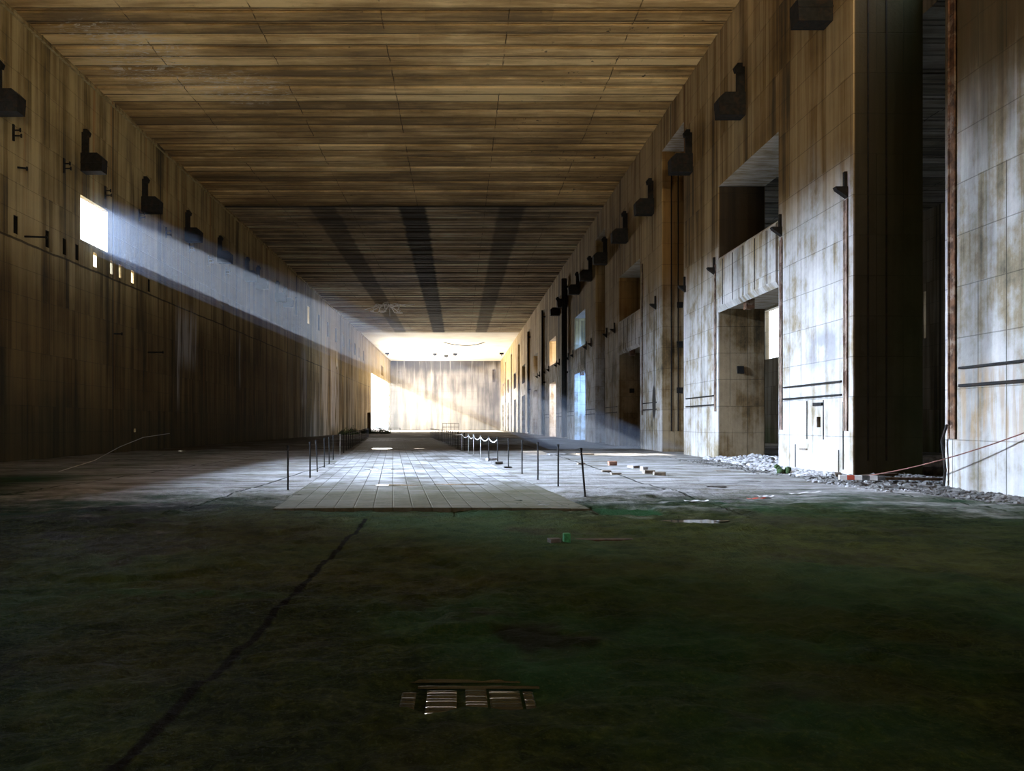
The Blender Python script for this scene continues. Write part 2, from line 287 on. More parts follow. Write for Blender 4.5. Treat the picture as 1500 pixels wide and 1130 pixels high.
# ------------------------------------------------------------------ mesh helpers
def mesh(name, verts, faces, mat, parent=None, smooth=False):
    me = bpy.data.meshes.new(name); me.from_pydata([tuple(v) for v in verts], [], faces); me.update()
    o = bpy.data.objects.new(name, me); COL.objects.link(o)
    if mat: me.materials.append(mat)
    if smooth:
        for q in me.polygons: q.use_smooth = True
    if parent: o.parent = parent
    return o
class MB:
    def __init__(s): s.v, s.f = [], []
    def box(s, x0, x1, y0, y1, z0, z1, M=None, jit=0.):
        b = len(s.v)
        for z in (z0, z1):
            for x, y in ((x0, y0), (x1, y0), (x1, y1), (x0, y1)):
                q = Vector((x+R.uniform(-jit, jit), y+R.uniform(-jit, jit), z+R.uniform(-jit, jit)))
                s.v.append(M @ q if M else q)
        s.f += [tuple(b+i for i in q) for q in ((3, 2, 1, 0), (4, 5, 6, 7), (0, 1, 5, 4), (1, 2, 6, 5), (2, 3, 7, 6), (3, 0, 4, 7))]
        return s
    def prism(s, pts, axis, a, c):          # polygon of 2 coords extruded along axis from a to c
        b = len(s.v); n = len(pts)
        for t in (a, c):
            for p, q in pts:
                s.v.append(Vector({'x': (t, p, q), 'y': (p, t, q), 'z': (p, q, t)}[axis]))
        s.f += [tuple(range(b+n-1, b-1, -1)), tuple(range(b+n, b+2*n))]
        s.f += [(b+i, b+(i+1) % n, b+n+(i+1) % n, b+n+i) for i in range(n)]
        return s
    def tube(s, pts, r, n=6):
        pts = [Vector(p) for p in pts]; b = len(s.v)
        for i, p in enumerate(pts):
            d = (pts[min(i+1, len(pts)-1)]-pts[max(i-1, 0)]).normalized()
            e = d.cross(Vector((0, 0, 1)) if abs(d.z) < .9 else Vector((1, 0, 0))).normalized(); f = d.cross(e)
            rr = r[i] if isinstance(r, (list, tuple)) else r
            for k in range(n):
                t = 2*math.pi*k/n; s.v.append(p+e*rr*math.cos(t)+f*rr*math.sin(t))
        for i in range(len(pts)-1):
            for k in range(n):
                s.f.append((b+i*n+k, b+i*n+(k+1) % n, b+(i+1)*n+(k+1) % n, b+(i+1)*n+k))
        s.f.append(tuple(b+k for k in range(n-1, -1, -1))); s.f.append(tuple(b+(len(pts)-1)*n+k for k in range(n)))
        return s
    def stone(s, c, r, flat_=.6):
        b = len(s.v); c = Vector(c)
        ico = [(0, 0, 1), (.9, 0, .45), (.28, .85, .45), (-.72, .53, .45), (-.72, -.53, .45), (.28, -.85, .45),
               (.72, .53, -.45), (-.28, .85, -.45), (-.9, 0, -.45), (-.28, -.85, -.45), (.72, -.53, -.45), (0, 0, -1)]
        fc = [(0,1,2),(0,2,3),(0,3,4),(0,4,5),(0,5,1),(1,6,2),(2,7,3),(3,8,4),(4,9,5),(5,10,1),(6,7,2),(7,8,3),(8,9,4),(9,10,5),(10,6,1),(11,7,6),(11,8,7),(11,9,8),(11,10,9),(11,6,10)]
        a = R.uniform(0, 6.3); sx, sy = R.uniform(.6, 1.4), R.uniform(.6, 1.2)
        for x, y, z in ico:
            k = R.uniform(.72, 1.15); x, y = x*sx*k, y*sy*k
            s.v.append(c+Vector((x*math.cos(a)-y*math.sin(a), x*math.sin(a)+y*math.cos(a), z*flat_*k))*r)
        s.f += [tuple(b+i for i in q) for q in fc]; return s
    def build(s, name, mat, parent=None, smooth=False):
        o = mesh(name, s.v, s.f, mat, parent, smooth)
        bm = bmesh.new(); bm.from_mesh(o.data); bmesh.ops.recalc_face_normals(bm, faces=bm.faces); bm.to_mesh(o.data); bm.free()
        return o
def local(o, loc):      # put the origin of a mesh at loc without moving it
    o.data.transform(Matrix.Translation(-Vector(loc))); o.location = loc; return o
def tag(o, label, cat, group=None, kind=None):
    o['label'] = label; o['category'] = cat
    if group: o['group'] = group
    if kind: o['kind'] = kind
    return o
def struct(o): o['kind'] = 'structure'; return o
def empty(name, loc, rz=0.):
    o = bpy.data.objects.new(name, None); COL.objects.link(o); o.location = loc; o.rotation_euler = (0, 0, rz); o.empty_display_size = .2; return o
def copy_tree(o, parent=None):
    c = o.copy(); COL.objects.link(c)
    if parent: c.parent = parent
    for k in list(o.children): copy_tree(k, c)
    return c

def slab_wall(name, mat, fixed, out, u0, u1, v0, v1, t, holes, axis='x'):
    """a thick wall with rectangular holes; hole = (u0,u1,v0,v1,depth or None); out = +1/-1 outward along the axis"""
    us = sorted({u0, u1, *[h[0] for h in holes], *[h[1] for h in holes]}); vs = sorted({v0, v1, *[h[2] for h in holes], *[h[3] for h in holes]})
    V, F, ix = [], [], {}
    def P(d, u, v):
        k = (round(d, 4), round(u, 4), round(v, 4))
        if k not in ix:
            ix[k] = len(V); w = fixed+out*d; V.append((w, u, v) if axis == 'x' else (u, w, v))
        return ix[k]
    for i in range(len(us)-1):
        for j in range(len(vs)-1):
            a, b, c, d = us[i], us[i+1], vs[j], vs[j+1]; mu, mv = (a+b)/2, (c+d)/2
            hh = [h for h in holes if h[0] < mu < h[1] and h[2] < mv < h[3]]
            if not hh:
                F.append((P(0, a, c), P(0, b, c), P(0, b, d), P(0, a, d))); F.append((P(t, a, c), P(t, a, d), P(t, b, d), P(t, b, c)))
    for (a, b, c, d, dep) in holes:
        e = dep or t
        F += [(P(0, a, c), P(0, a, d), P(e, a, d), P(e, a, c)), (P(0, b, c), P(e, b, c), P(e, b, d), P(0, b, d)),
              (P(0, a, d), P(0, b, d), P(e, b, d), P(e, a, d)), (P(0, a, c), P(e, a, c), P(e, b, c), P(0, b, c))]
        if dep: F.append((P(e, a, c), P(e, b, c), P(e, b, d), P(e, a, d)))
    F += [(P(0, u0, v0), P(t, u0, v0), P(t, u0, v1), P(0, u0, v1)), (P(0, u1, v0), P(0, u1, v1), P(t, u1, v1), P(t, u1, v0)),
          (P(0, u0, v1), P(t, u0, v1), P(t, u1, v1), P(0, u1, v1)), (P(0, u0, v0), P(0, u1, v0), P(t, u1, v0), P(t, u0, v0))]
    return struct(mesh(name, V, F, mat))

# ------------------------------------------------------------------ shell
WIN = (35.0, 37.7, 11.1, 13.4)
holes = [(*WIN, None)]
for D in (29.9, 32.2, 33.6, 34.7): holes.append((D-.16, D+.16, 9.95, 10.75, .9))          # dark pockets
for D, w in ((36.4, .17), (38.15, .15), (39.1, .13), (40.6, .17)): holes.append((D-w, D+w, 10.0, 10.75, None))   # open ones
holes.append((42.6, 42.9, 9.9, 10.7, .9))
for k in range(8):
    D = 81.5+6.6*k
    holes.append((D-.55, D+.55, 14.6, 16.8, None if k == 1 else 1.2))
for D in (133, 139): holes.append((D-.4, D+.4, 14.6, 16.6, 1.2))
holes.append((108.5, 109.1, 10.4, 13.4, None))
holes += [(151, 191, .0, 13.0, None), (170, 176, 14.0, 16.4, 1.5)]
holes += [(21.5, 28.2, 9.8, 13.4, None)]                                                  # outside the frame
holes.append((40.75, 41.0, 1.15, 1.35, None))
slab_wall('wall_left', M_LEFT, XL, -1, -14, YE+1, -.5, H+.8, .28, holes)

holes = []
NB = 9
for k in range(-1, NB+1):
    s0 = P0+PER*k
    if s0 < 185:
        d = None if k <= 1 else None
        holes.append((s0, min(s0+3.9, YE-1), -.05 if False else 0., 17.6, d))
    o0 = 25.4+PER*k
    if o0 < 185 and o0 > -10:
        holes.append((o0, o0+5.9, 0., 6.9, None)); holes.append((o0, o0+5.9, 9.2, 12.5, None))
holes.append((22.45, 22.7, 1.5, 1.85, .4))
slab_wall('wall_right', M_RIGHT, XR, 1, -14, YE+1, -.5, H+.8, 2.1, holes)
slab_wall('wall_back', M_END, YE, 1, XL-.5, 28, -.5, H+.8, .8, [(-17.2, -16.2, 13.2, 16.8, .6), (9.6, 10.5, 13.6, 17.2, .6)], 'y')
slab_wall('wall_front', M_AISLE, -14, -1, XL-.5, 28, -.5, H+.8, .4, [(0, 11, 4.2, 10.5, None)], 'y')  # hole added behind the camera to let in the ceiling fill light
# side aisle beyond the right wall
slab_wall('wall_aisle', M_AISLE, 27., 1, -14, YE+1, -.5, 15, .5,
          [(39.45, 39.65, 6.6, 9.3, None), (57.5, 60.5, 7.3, 11.6, None), (76, 86, 3, 13, None), (100, 112, 2, 12, None), (53., 56.8, 1., 9., None), (150, 160, 3, 12, None)])
mb = MB()
for k in range(170):
    y = -14+k*.95
    mb.box(14.0, 27.5, y+.02, y+.93, 14.0-R.uniform(0, .07), 14.6)
mb.box(14., 27.5, 147, YE+1, 14.0, 14.6); mb.box(14., 27.5, -14, YE+1, 14.5, 14.9)
struct(mb.build('ceiling_aisle', ceil_mat('ceiling_aisle_boards', (.30, .27, .22), (.2, .17, .12), (.08, .07, .05))))

# hall ceiling, board by board in relief
def ceiling(name, y0, y1, mat, amp, gap, lowbase):
    V, F = [], []
    prof = []; y = y0
    while y < y1-.01:
        e = min(y+.95, y1); z = lowbase-R.uniform(0, amp)
        prof += [(y, lowbase+gap), (y+.03, z), (e-.04-gap, z+R.uniform(-.3, .3)*amp), (e-.01-gap, lowbase+gap)]
        y = e
    prof += [(y1, lowbase+gap), (y1, H+.8), (y0, H+.8)]
    n = len(prof)
    for x in (XL-.4, XR+2.): V += [(x, p, q) for p, q in prof]
    for i in range(n): F.append((i, (i+1) % n, n+(i+1) % n, n+i))
    return struct(mesh(name, V, F, mat))
ceiling('ceiling', -14, 56.1, M_CEIL, .09, .07, H)
ceiling('ceiling_middle', 56.1, 133.7, M_CEIL2, .10, .22, H)
struct(MB().box(XL-.4, XR+2, 133.7, YE+1, H+.05, H+.8).build('ceiling_end', M_CEIL3))
struct(MB().box(XL-.4, XR+2, -14, YE+1, H+.6, H+1.2).build('ceiling_top', M_CEIL3))
struct(MB().box(XL+.02, XL+.16, -14, YE, H-.22, H+.02).build('trim_1', M_LEFT))
# unseen block added outside to keep the sun off the near windows
struct(MB().box(-33, -31, -20, 31.0, -.5, 24).build('wall_sun_block', M_AISLE))
struct(MB().box(-120, XL-.5, -20, 260, -1.0, -.1).build('ground', M_STONE))

# floor
def frange(a, b, s):
    o = []; x = a
    while x < b-1e-6: o.append(x); x += s
    return o
ys = [-14, 0] + frange(1.6, 7, .06) + frange(7, 17, .10) + frange(17, 45, .35) + frange(45, 120, 3) + [120, 150, 170, YE+.5]
xs = [XL-.4] + frange(-19, -7, .7) + frange(-7, 7, .11) + frange(7, 14, .3) + frange(14, 28.5, 1.4)
V, F = [], []
FLATS = [(3.95, 11.51, .62, .30), (.05, 4.08, .52, .24)]
def fz(x, y):
    z = 0.
    if 1 < y < 45:
        p = Vector((x, y, 0)); f = min(1, (45-y)/10)
        z += .035*noise.noise(p*.55)*f + .02*noise.noise(p*2.1)*f
        if y < 17:
            q = abs(noise.noise(p*1.3+Vector((9, 2, 0)))); z += .03*noise.noise(p*6.5)+.015*noise.noise(p*17)+.02*noise.noise(p*3.3)
            if y < 11.5: z -= .05*math.exp(-((x+1.55+.04*noise.noise(p*2))/.035)**2)*min(1, (11.6-y)*3)
            z += .03*(1 if (noise.noise(p*.4+Vector((3, 3, 3)))+.03*noise.noise(p*5)) > .05 else 0)
        for (cx, c_y, rx, ry) in FLATS:
            q = math.hypot((x-cx)/rx, (y-c_y)/ry)
            if q < 1.35: t = min(1, max(0, (1.35-q)/.35)); z = z*(1-t)+(-.045+.02*noise.noise(p*3))*t
        if 2.55 < x < 3.75 and 12.1 < y < 13.3: z -= .06
    return z
for y in ys:
    for x in xs: V.append((x, y, fz(x, y)-.0))
nx = len(xs)
for j in range(len(ys)-1):
    for i in range(nx-1): F.append((j*nx+i, j*nx+i+1, (j+1)*nx+i+1, (j+1)*nx+i))
struct(mesh('floor', V, F, M_FLOOR, smooth=True))

# raised walkway, running slightly askew
def wc(y): return -.5-.094*(y-12.6)
def ww(y): return 2.9+(y-12.6)*.011
mb = MB(); yy = [12.55]+frange(13, 78, 1.0)+[78]
ring = []
rw = random.Random(3)
for y in yy:
    c, w = wc(y), ww(y); e1, e2 = rw.uniform(-.04, .04), rw.uniform(-.04, .04)
    ring.append([(c-w-.1+e1, y, -.12), (c-w+e1, y, .05), (c-w*.5, y, .065), (c, y, .07), (c+w*.5, y, .065), (c+w+e2, y, .05), (c+w+.1+e2, y, -.12)])
V = [p for r in ring for p in r]; F = []
for j in range(len(ring)-1):
    for i in range(6): F.append((j*7+i, j*7+i+1, j*7+8+i, j*7+7+i))
F += [tuple(range(6, -1, -1)), tuple(range(len(V)-7, len(V)))]
pl = mesh('walkway', V, F, M_PLAT)
tag(pl, 'long low raised walkway of pale narrow paving running down the middle of the hall', 'walkway')

# ------------------------------------------------------------------ corbel boxes
def bracket(side):
    r = empty('corbel_box', (0, 0, 0)); s = side
    mb = MB().prism([(0, 0), (s*1.08, 0), (s*1.12, .7), (s*.85, .95), (0, .95)], 'y', 0, .55); mb.build('box', M_STEEL, r)
    mb = MB().box(min(0, s*1.1), max(0, s*1.1), -.03, .58, .42, .47); mb.build('flange', M_STEEL, r)
    mb = MB().box(min(0, s*.34), max(0, s*.34), .1, .2, .95, 2.05); mb.build('upright', M_STEEL, r)
    mb = MB().prism([(s*.1, 1.85), (s*.4, 1.8), (s*.46, 2.0), (s*.3, 2.2), (s*.1, 2.2)], 'y', .08, .22); mb.build('hook', M_STEEL, r)
    return r
ordn = ['first', 'second', 'third', 'fourth', 'fifth', 'sixth', 'seventh', 'eighth', 'ninth', 'tenth', 'eleventh', 'twelfth']
proto = None
L = [(28.3, 'nearest on the left wall, cut by the picture edge'), (35.0, 'mounted directly above the big white window in the left wall'),
     (41.7, 'first one beyond the big white window on the left wall'), (48.3, 'second one beyond the big white window on the left wall'),
     (54.8, 'third one beyond the big white window on the left wall'), (61.8, 'nearer of the first close-set pair on the left wall'),
     (65.2, 'farther of the first close-set pair on the left wall'), (72.1, 'nearer of the far pair on the left wall, touching the beam'),
     (75.2, 'last and farthest on the left wall, inside the light beam')]
for D, t in L:
    if proto is None: proto = o = bracket(1)
    else: o = copy_tree(proto)
    o.location = (XL, D, 14.6); tag(o, 'dark steel box bracket '+t, 'bracket', 'box brackets high on the left wall')
proto = None
L = [(21.7, 'at the top edge of the picture, nearest on the right wall'), (28.3, 'largest whole one on the right wall, above the upper opening')] + \
    [(D, ordn[k+1]+' one beyond the large one on the right wall') for k, D in enumerate((34.7, 41.6, 48.0, 54.6, 60.8, 67.2, 74.8, 80.4))]
L[2] = (34.7, 'on the right wall in front of the recessed tall doorway')
L[-1] = (80.4, 'farthest and smallest on the right wall')
for D, t in L:
    if proto is None: proto = o = bracket(-1)
    else: o = copy_tree(proto)
    o.location = (XR, D, 14.45); tag(o, 'dark steel box bracket '+t, 'bracket', 'box brackets high on the right wall')

# F-shaped cable hooks on the left wall
def hook():
    return MB().box(0, .06, -.05, .05, -.36, .36).box(0, .34, -.03, .03, .08, .13).box(0, .38, -.03, .03, -.16, -.11).box(.3, .35, -.03, .03, .02, .2).box(.34, .39, -.03, .03, -.22, -.05).build('cable_hook', M_STEEL)
proto = None
for k, D in enumerate((29.7, 33.5, 37.4, 41.4, 45.2, 49.1, 52.9, 56.8)):
    if proto is None: proto = o = hook()
    else: o = proto.copy(); COL.objects.link(o)
    o.location = (XL, D, 14.3)
    tag(o, 'small black two-armed cable hook on the left wall, %s from the camera' % ordn[k], 'hook', 'cable hooks on the left wall')
# rods sticking out of the left wall
for (D, z, l, t) in ((30.5, 10.0, .9, 'thin black rod jutting from the left wall at the dark ledge line'), (42.6, 6.1, .9, 'thin black rod jutting from the lower left wall below the white holes'),
                     (38.4, 6.7, .4, 'short black stub beside the vertical joint of the left wall'), (30.0, 12.0+.9, .35, 'short black pin on the left wall beside the cut-off box bracket')):
    b = MB().tube([(XL, D, z), (XL+l, D+.2, z+.02)], .045, 8); b.tube([(XL+l-.05, D+.2, z-.06), (XL+l-.05, D+.2, z+.1)], .04, 6)
    tag(local(b.build('wall_rod', M_STEEL), (XL, D, z)), t, 'rod')

# hooks at mid height on the right wall
def rhook(): return MB().prism([(0, .0), (-.34, .24), (-.38, .33), (0, .33)], 'y', -.09, .09).box(-.09, 0, -.05, .05, .3, .8).build('rail_hook', M_STEEL)
proto = None
names = ['on the near edge of the second pier, beside the black doorway', 'beside the parapet of the large window opening', 'on the far side of the parapet of the large window opening', 'at the edge of the first recessed tall doorway', 'on the pier just beyond the recessed tall doorway']
for k, D in enumerate((20.95, 25.2, 31.7, 35.85, 41.2, 52.0, 54.8, 61.2, 63.6, 71., 74.0, 80.5, 83, 90., 94., 100, 103.)):
    if proto is None: proto = o = rhook()
    else: o = proto.copy(); COL.objects.link(o)
    o.location = (XR, D, 8.55)
    tag(o, ('black wedge hook '+names[k]) if k < 5 else 'small black rail hook in the far run along the right wall', 'hook', 'near rail hooks on the right wall' if k < 5 else 'far rail hooks on the right wall')

# rusty guide rails set into the door and window jambs
def rail(D, z0, z1, t, w=.24, m=M_RUST):
    b = MB().box(XR-.03, XR+.0, D-w/2, D+w/2, z0, z1).box(XR-.055, XR-.0, D-w/2, D-w/2+.04, z0, z1).box(XR-.055, XR-.0, D+w/2-.04, D+w/2, z0, z1)
    z = z0+.4
    while z < z1: b.box(XR-.045, XR, D-.05, D+.05, z, z+.1); z += R.uniform(.9, 1.6)
    return tag(local(b.build('guide_rail', m), (XR, D, z0)), t, 'rail')
rail(16.43, 1.25, 13.5, 'broad flaking rusty steel rail down the edge of the nearest pier')
rail(20.95, 1.4, 8.5, 'rusty steel rail down the near edge of the second pier beside the black doorway', .2, M_RUSTP)
rail(25.15, 1.4, 8.4, 'thin rusty rail on the second pier beside the large window opening', .16, M_RUSTP)
rail(31.6, 2.2, 9.0, 'thin rusty rail on the third pier beside the large window opening', .16, M_RUSTP)
rail(44.2, 2.2, 12.0, 'narrow rusty rail on the fourth pier beside the brown window bay', .16, M_RUSTP)
# cast-in bars crossing the piers at breast height
segs = [(9.5, 16.2, 'the nearest pier'), (21.2, 24.95, 'the second pier'), (31.85, 35.7, 'the third pier'), (41.0, 44.0, 'the fourth pier')]
for (a, b_, nm) in segs:
    for z, w in ((2.94, 'upper'), (2.52, 'lower')):
        tag(local(MB().box(XR-.05, XR, a, b_, z-.03, z+.03, jit=.008).build('pier_bar', M_STEEL), (XR, a, z)), '%s dark horizontal steel bar across %s' % (w, nm), 'bar', None)
k = 0
for (a, b_) in ((51.2, 55.2), (59.7, 63.9), (70.6, 74.6), (79.1, 83.3), (90., 94.0)):
    for z in (2.94, 2.52):
        tag(local(MB().box(XR-.05, XR, a, b_, z-.03, z+.03).build('pier_bar', M_STEEL), (XR, a, z)), 'thin dark horizontal bar across a distant pier of the right wall', 'bar', 'bars across the distant piers')
# added black uprights standing in for the dark tall doorways further away
for D, z0, z1, t in ((74.5, .2, 17.5, 'thick black upright added for the dark doorway on the distant right wall, nearest of three'), (93.9, .3, 17.3, 'black upright added for a dark doorway on the distant right wall, second of three'), (113.3, .3, 17., 'black upright added for a dark doorway on the distant right wall, farthest of three')):
    pr_ = .3 if D < 80 else .14
    tag(local(MB().tube([(XR-.4, D, z0), (XR-.4, D, z1)], pr_, 10).box(XR-.4, XR, D-.2, D+.2, z0+7, z0+7.2).box(XR-.4, XR, D-.2, D+.2, z1-1, z1-.8).build('doorway_dark_bar', M_STEEL), (XR, D, z0)), t, 'pipe')
# raised vertical joint strips on the second pier (blind door outline) with a slot above
for (ya, z0, z1, t) in ((22.25, 1.1, 2.4, 'thin dark upright strip on the second pier below the short dark bar'), (23.3, 1.1, 2.4, 'thin dark upright strip on the second pier beside the short dark bar'),
                        (21.1, .2, 2.3, 'long dark upright strip at the near edge of the second pier'), (24.1, .1, .9, 'short dark upright strip low on the far half of the second pier'), (21.35, .1, .8, 'short dark upright strip low on the near edge of the second pier')):
    tag(local(MB().box(XR-.02, XR, ya, ya+.035, z0, z1).build('wall_strip', M_STEEL), (XR, ya, z0)), t, 'strip')
tag(local(MB().box(XR-.06, XR, 22.3, 22.85, 2.22, 2.32).build('wall_slot', M_STEEL), (XR, 22.5, 2.2)), 'short dark bar above the blind door outline on the second pier', 'bar')
tag(local(MB().box(XR-.05, XR, 23.3, 23.75, .72, .78).build('wall_ledge', M_BLOCK), (XR, 23.5, .7)), 'tiny ledge low on the second pier', 'ledge')
# parapets slightly proud of the opening band
def parapet(o0, t):
    r = MB().prism([(XR+.02, 6.72), (XR-.10, 6.95), (XR-.10, 9.05), (XR+.0, 9.2), (XR+.02, 9.2)], 'y', o0+.02, o0+5.88)
    o = r.build('parapet', M_RIGHT)
    for i in range(5): MB().box(XR-.115, XR-.1, o0+.7+i*1.1, o0+.74+i*1.1, 6.98, 9.02).build('joint', M_STEEL, o)
    MB().box(XR+.15, XR+.5, o0+3.2, o0+3.5, 6.45, 6.88).build('bracket', M_RUST, o)
    return tag(o, t, 'parapet')
parapet(25.4, 'pale jointed concrete parapet between upper and lower opening of the large window bay')
parapet(44.8, 'tan jointed concrete parapet in the brown window bay beyond the recessed doorway')
parapet(64.2, 'far brown parapet between the two blue-lit openings')
# black blocks standing in for the square recesses of the jambs
def jamb_recess_block(X, D, z, s, t, grp=None):
    b = MB().box(X-s/2, X+s/2, D-.08, D, z-s*.5, z+s*.5, jit=.02)
    return tag(local(b.build('recess_block', M_STEEL), (X, D, z)), t, 'box', grp)
jamb_recess_block(12.9, 31.3, 4.1, .32, 'small square recess drawn black on the brown inner wall of the large lower opening')
jamb_recess_block(12.85, 50.7, 4.1, .32, 'small square recess drawn black on the brown inner wall of the second lower opening')
for z, w in ((8.6, 'upper'), (6.3, 'middle'), (3.6, 'lower')): jamb_recess_block(12.95, 40.0, z, .34, '%s square recess drawn black on the tan side of the recessed tall doorway' % w)
for X in (12.45, 12.85):
    tag(local(MB().box(X-.03, X+.03, 39.94, 40., 1.2, 16.8).build('door_groove', M_STEEL), (X, 40, 1.2)), 'thin dark upright groove, %s of the pair, in the recessed tall doorway' % ('left' if X < 12.6 else 'right'), 'groove')
for X in (12.35, 12.9):
    tag(local(MB().box(X-.025, X+.025, 20.585, 20.6, .5, 16.).build('door_groove', M_STEEL), (X, 20.6, .5)), 'dark upright groove, %s of the pair, inside the black doorway' % ('left' if X < 12.6 else 'right'), 'groove')
# inner partitions of the side aisle closing the recessed tall doorways
for k in (1, 2, 3, 4, 5):
    y = P0+PER*k
    struct(MB().box(13.3, 14.0, y-.1, y+4.2, 0, 17.8).build('door_%d' % k, M_RIGHT))
for k in range(0, 6):          # cross walls of the aisle
    y = 25.4+PER*k+5.9
    struct(MB().box(14.0, 14.04 if k == 0 else 16.0, y+.02, y+.6, 0, 14.).build('wall_cross_%d' % (k+1), M_AISLE))

# ------------------------------------------------------------------ posts along the walkway
def post(lean=0., h=1.06, m=M_POST):
    r = empty('fence_post', (0, 0, 0))
    MB().tube([(0, 0, 0), (-lean*h, 0, h)], .022, 8).build('rod', m, r)
    MB().tube([(-lean*h, 0, h-.03), (-lean*h, 0, h+.03)], .034, 8).tube([(-lean*h, 0, h-.1), (-lean*h-.02, -.05, h-.07)], .012, 5).build('eye', m, r)
    MB().box(-.035, .035, -.035, .035, 0, .015).build('base_plate', m, r)
    return r
pr = {('b', 0): post(), ('b', 1): post(.085), ('g', 0): post(0, 1.06, M_POSTL), ('b', 2): post(.04)}
used = set(); tops = {}
def place_post(kind, x, y, z, t, grp):
    if kind not in used: o = pr[kind]; used.add(kind)
    else: o = copy_tree(pr[kind])
    o.location = (x, y, z); tag(o, t, 'post', grp); return o
right = [(2.76, 14.9), (2.55, 17.5), (2.29, 19.75), (2.05, 22.1), (1.81, 24.9), (1.57, 27.6), (1.28, 29.2), (1.02, 32.0), (.75, 34.5), (.53, 37.0), (.18, 39.3)]
RT = ['leaning', 'second', 'third', 'fourth', 'fifth', 'sixth', 'seventh', 'eighth', 'ninth', 'tenth', 'eleventh']
for k, (x, y) in enumerate(right):
    t = 'nearest and leaning, at the front corner of the walkway' if k == 0 else ('%s from the front along the right walkway edge' % RT[k])
    if k >= 5: t += ', carrying tape'
    kind = ('b', 1) if k == 0 else (('g', 0) if k >= 7 else ('b', 0))
    place_post(kind, x, y, 0., '%s post ' % ('pale grey' if k >= 7 else 'black iron')+t, 'posts along the right edge of the walkway')
left = [(-4.13, 16.5), (-4.4, 20.2), (-4.66, 22.5), (-5.0, 25.4), (-5.24, 27.6), (-5.7, 31.0), (-6.17, 35.5), (-6.4, 38.0)]
for k, (x, y) in enumerate(left):
    kind = ('g', 0) if k == 6 else (('b', 2) if k == 2 else ('b', 0))
    place_post(kind, x, y, 0., 'thin %s post %s along the left edge of the walkway' % ('pale grey' if k == 6 else 'black iron', 'nearest the camera' if k == 0 else ordn[k]+' from the front'), 'posts along the left edge of the walkway')
y = 41.5
far = []
while y < 92:
    far.append(y); y += 2.45
for y in far:
    place_post(('b', 0), wc(y)+ww(y)+.35+.0, y, 0., 'tiny dark post in the distant part of the right row beyond the white tape', 'distant posts of the right row')
    place_post(('b', 0), wc(y)-ww(y)-.4, y, 0., 'tiny dark post in the distant part of the left row', 'distant posts of the left row')
# two wires strung along the distant posts
for s, w in ((1, 'right'), (-1, 'left')):
    b = MB()
    for z in (.55, 1.0):
        b.tube([(wc(y)+s*(ww(y)+.37), y, z) for y in far], .014, 4)
    tag(local(b.build('fence_wire', M_CABLE), (wc(41.5)+s*ww(41.5), 41.5, .5)), 'pair of dark wires strung through the distant posts of the %s row' % w, 'wire')
# white tape sagging between the posts
pts = []
R5 = right[5:]
for (x0, y0), (x1, y1) in zip(R5[:-1], R5[1:]):
    for i in range(8):
        t = i/8; pts.append((x0+(x1-x0)*t, y0+(y1-y0)*t, 1.02-.16*4*t*(1-t)*(1 if i else 0)))
pts.append((R5[-1][0], R5[-1][1], 1.02)); pts.append((-.2, 42.2, .95)); pts.append((-1.1, 48, 1.0))
V, F = [], []
for i, p in enumerate(pts):
    tw = .6*math.sin(i*1.3)
    V += [(p[0]-.015*math.sin(tw), p[1], p[2]-.022*math.cos(tw)), (p[0]+.015*math.sin(tw), p[1], p[2]+.022*math.cos(tw))]
    if i: F.append((2*i-2, 2*i-1, 2*i+1, 2*i))
o = mesh('barrier_tape', V, F, M_TAPE); sol = o.modifiers.new('s', 'SOLIDIFY'); sol.thickness = .006
tag(local(o, R5[0]+(1.0,)), 'white barrier tape sagging between the grey posts of the right row', 'tape')

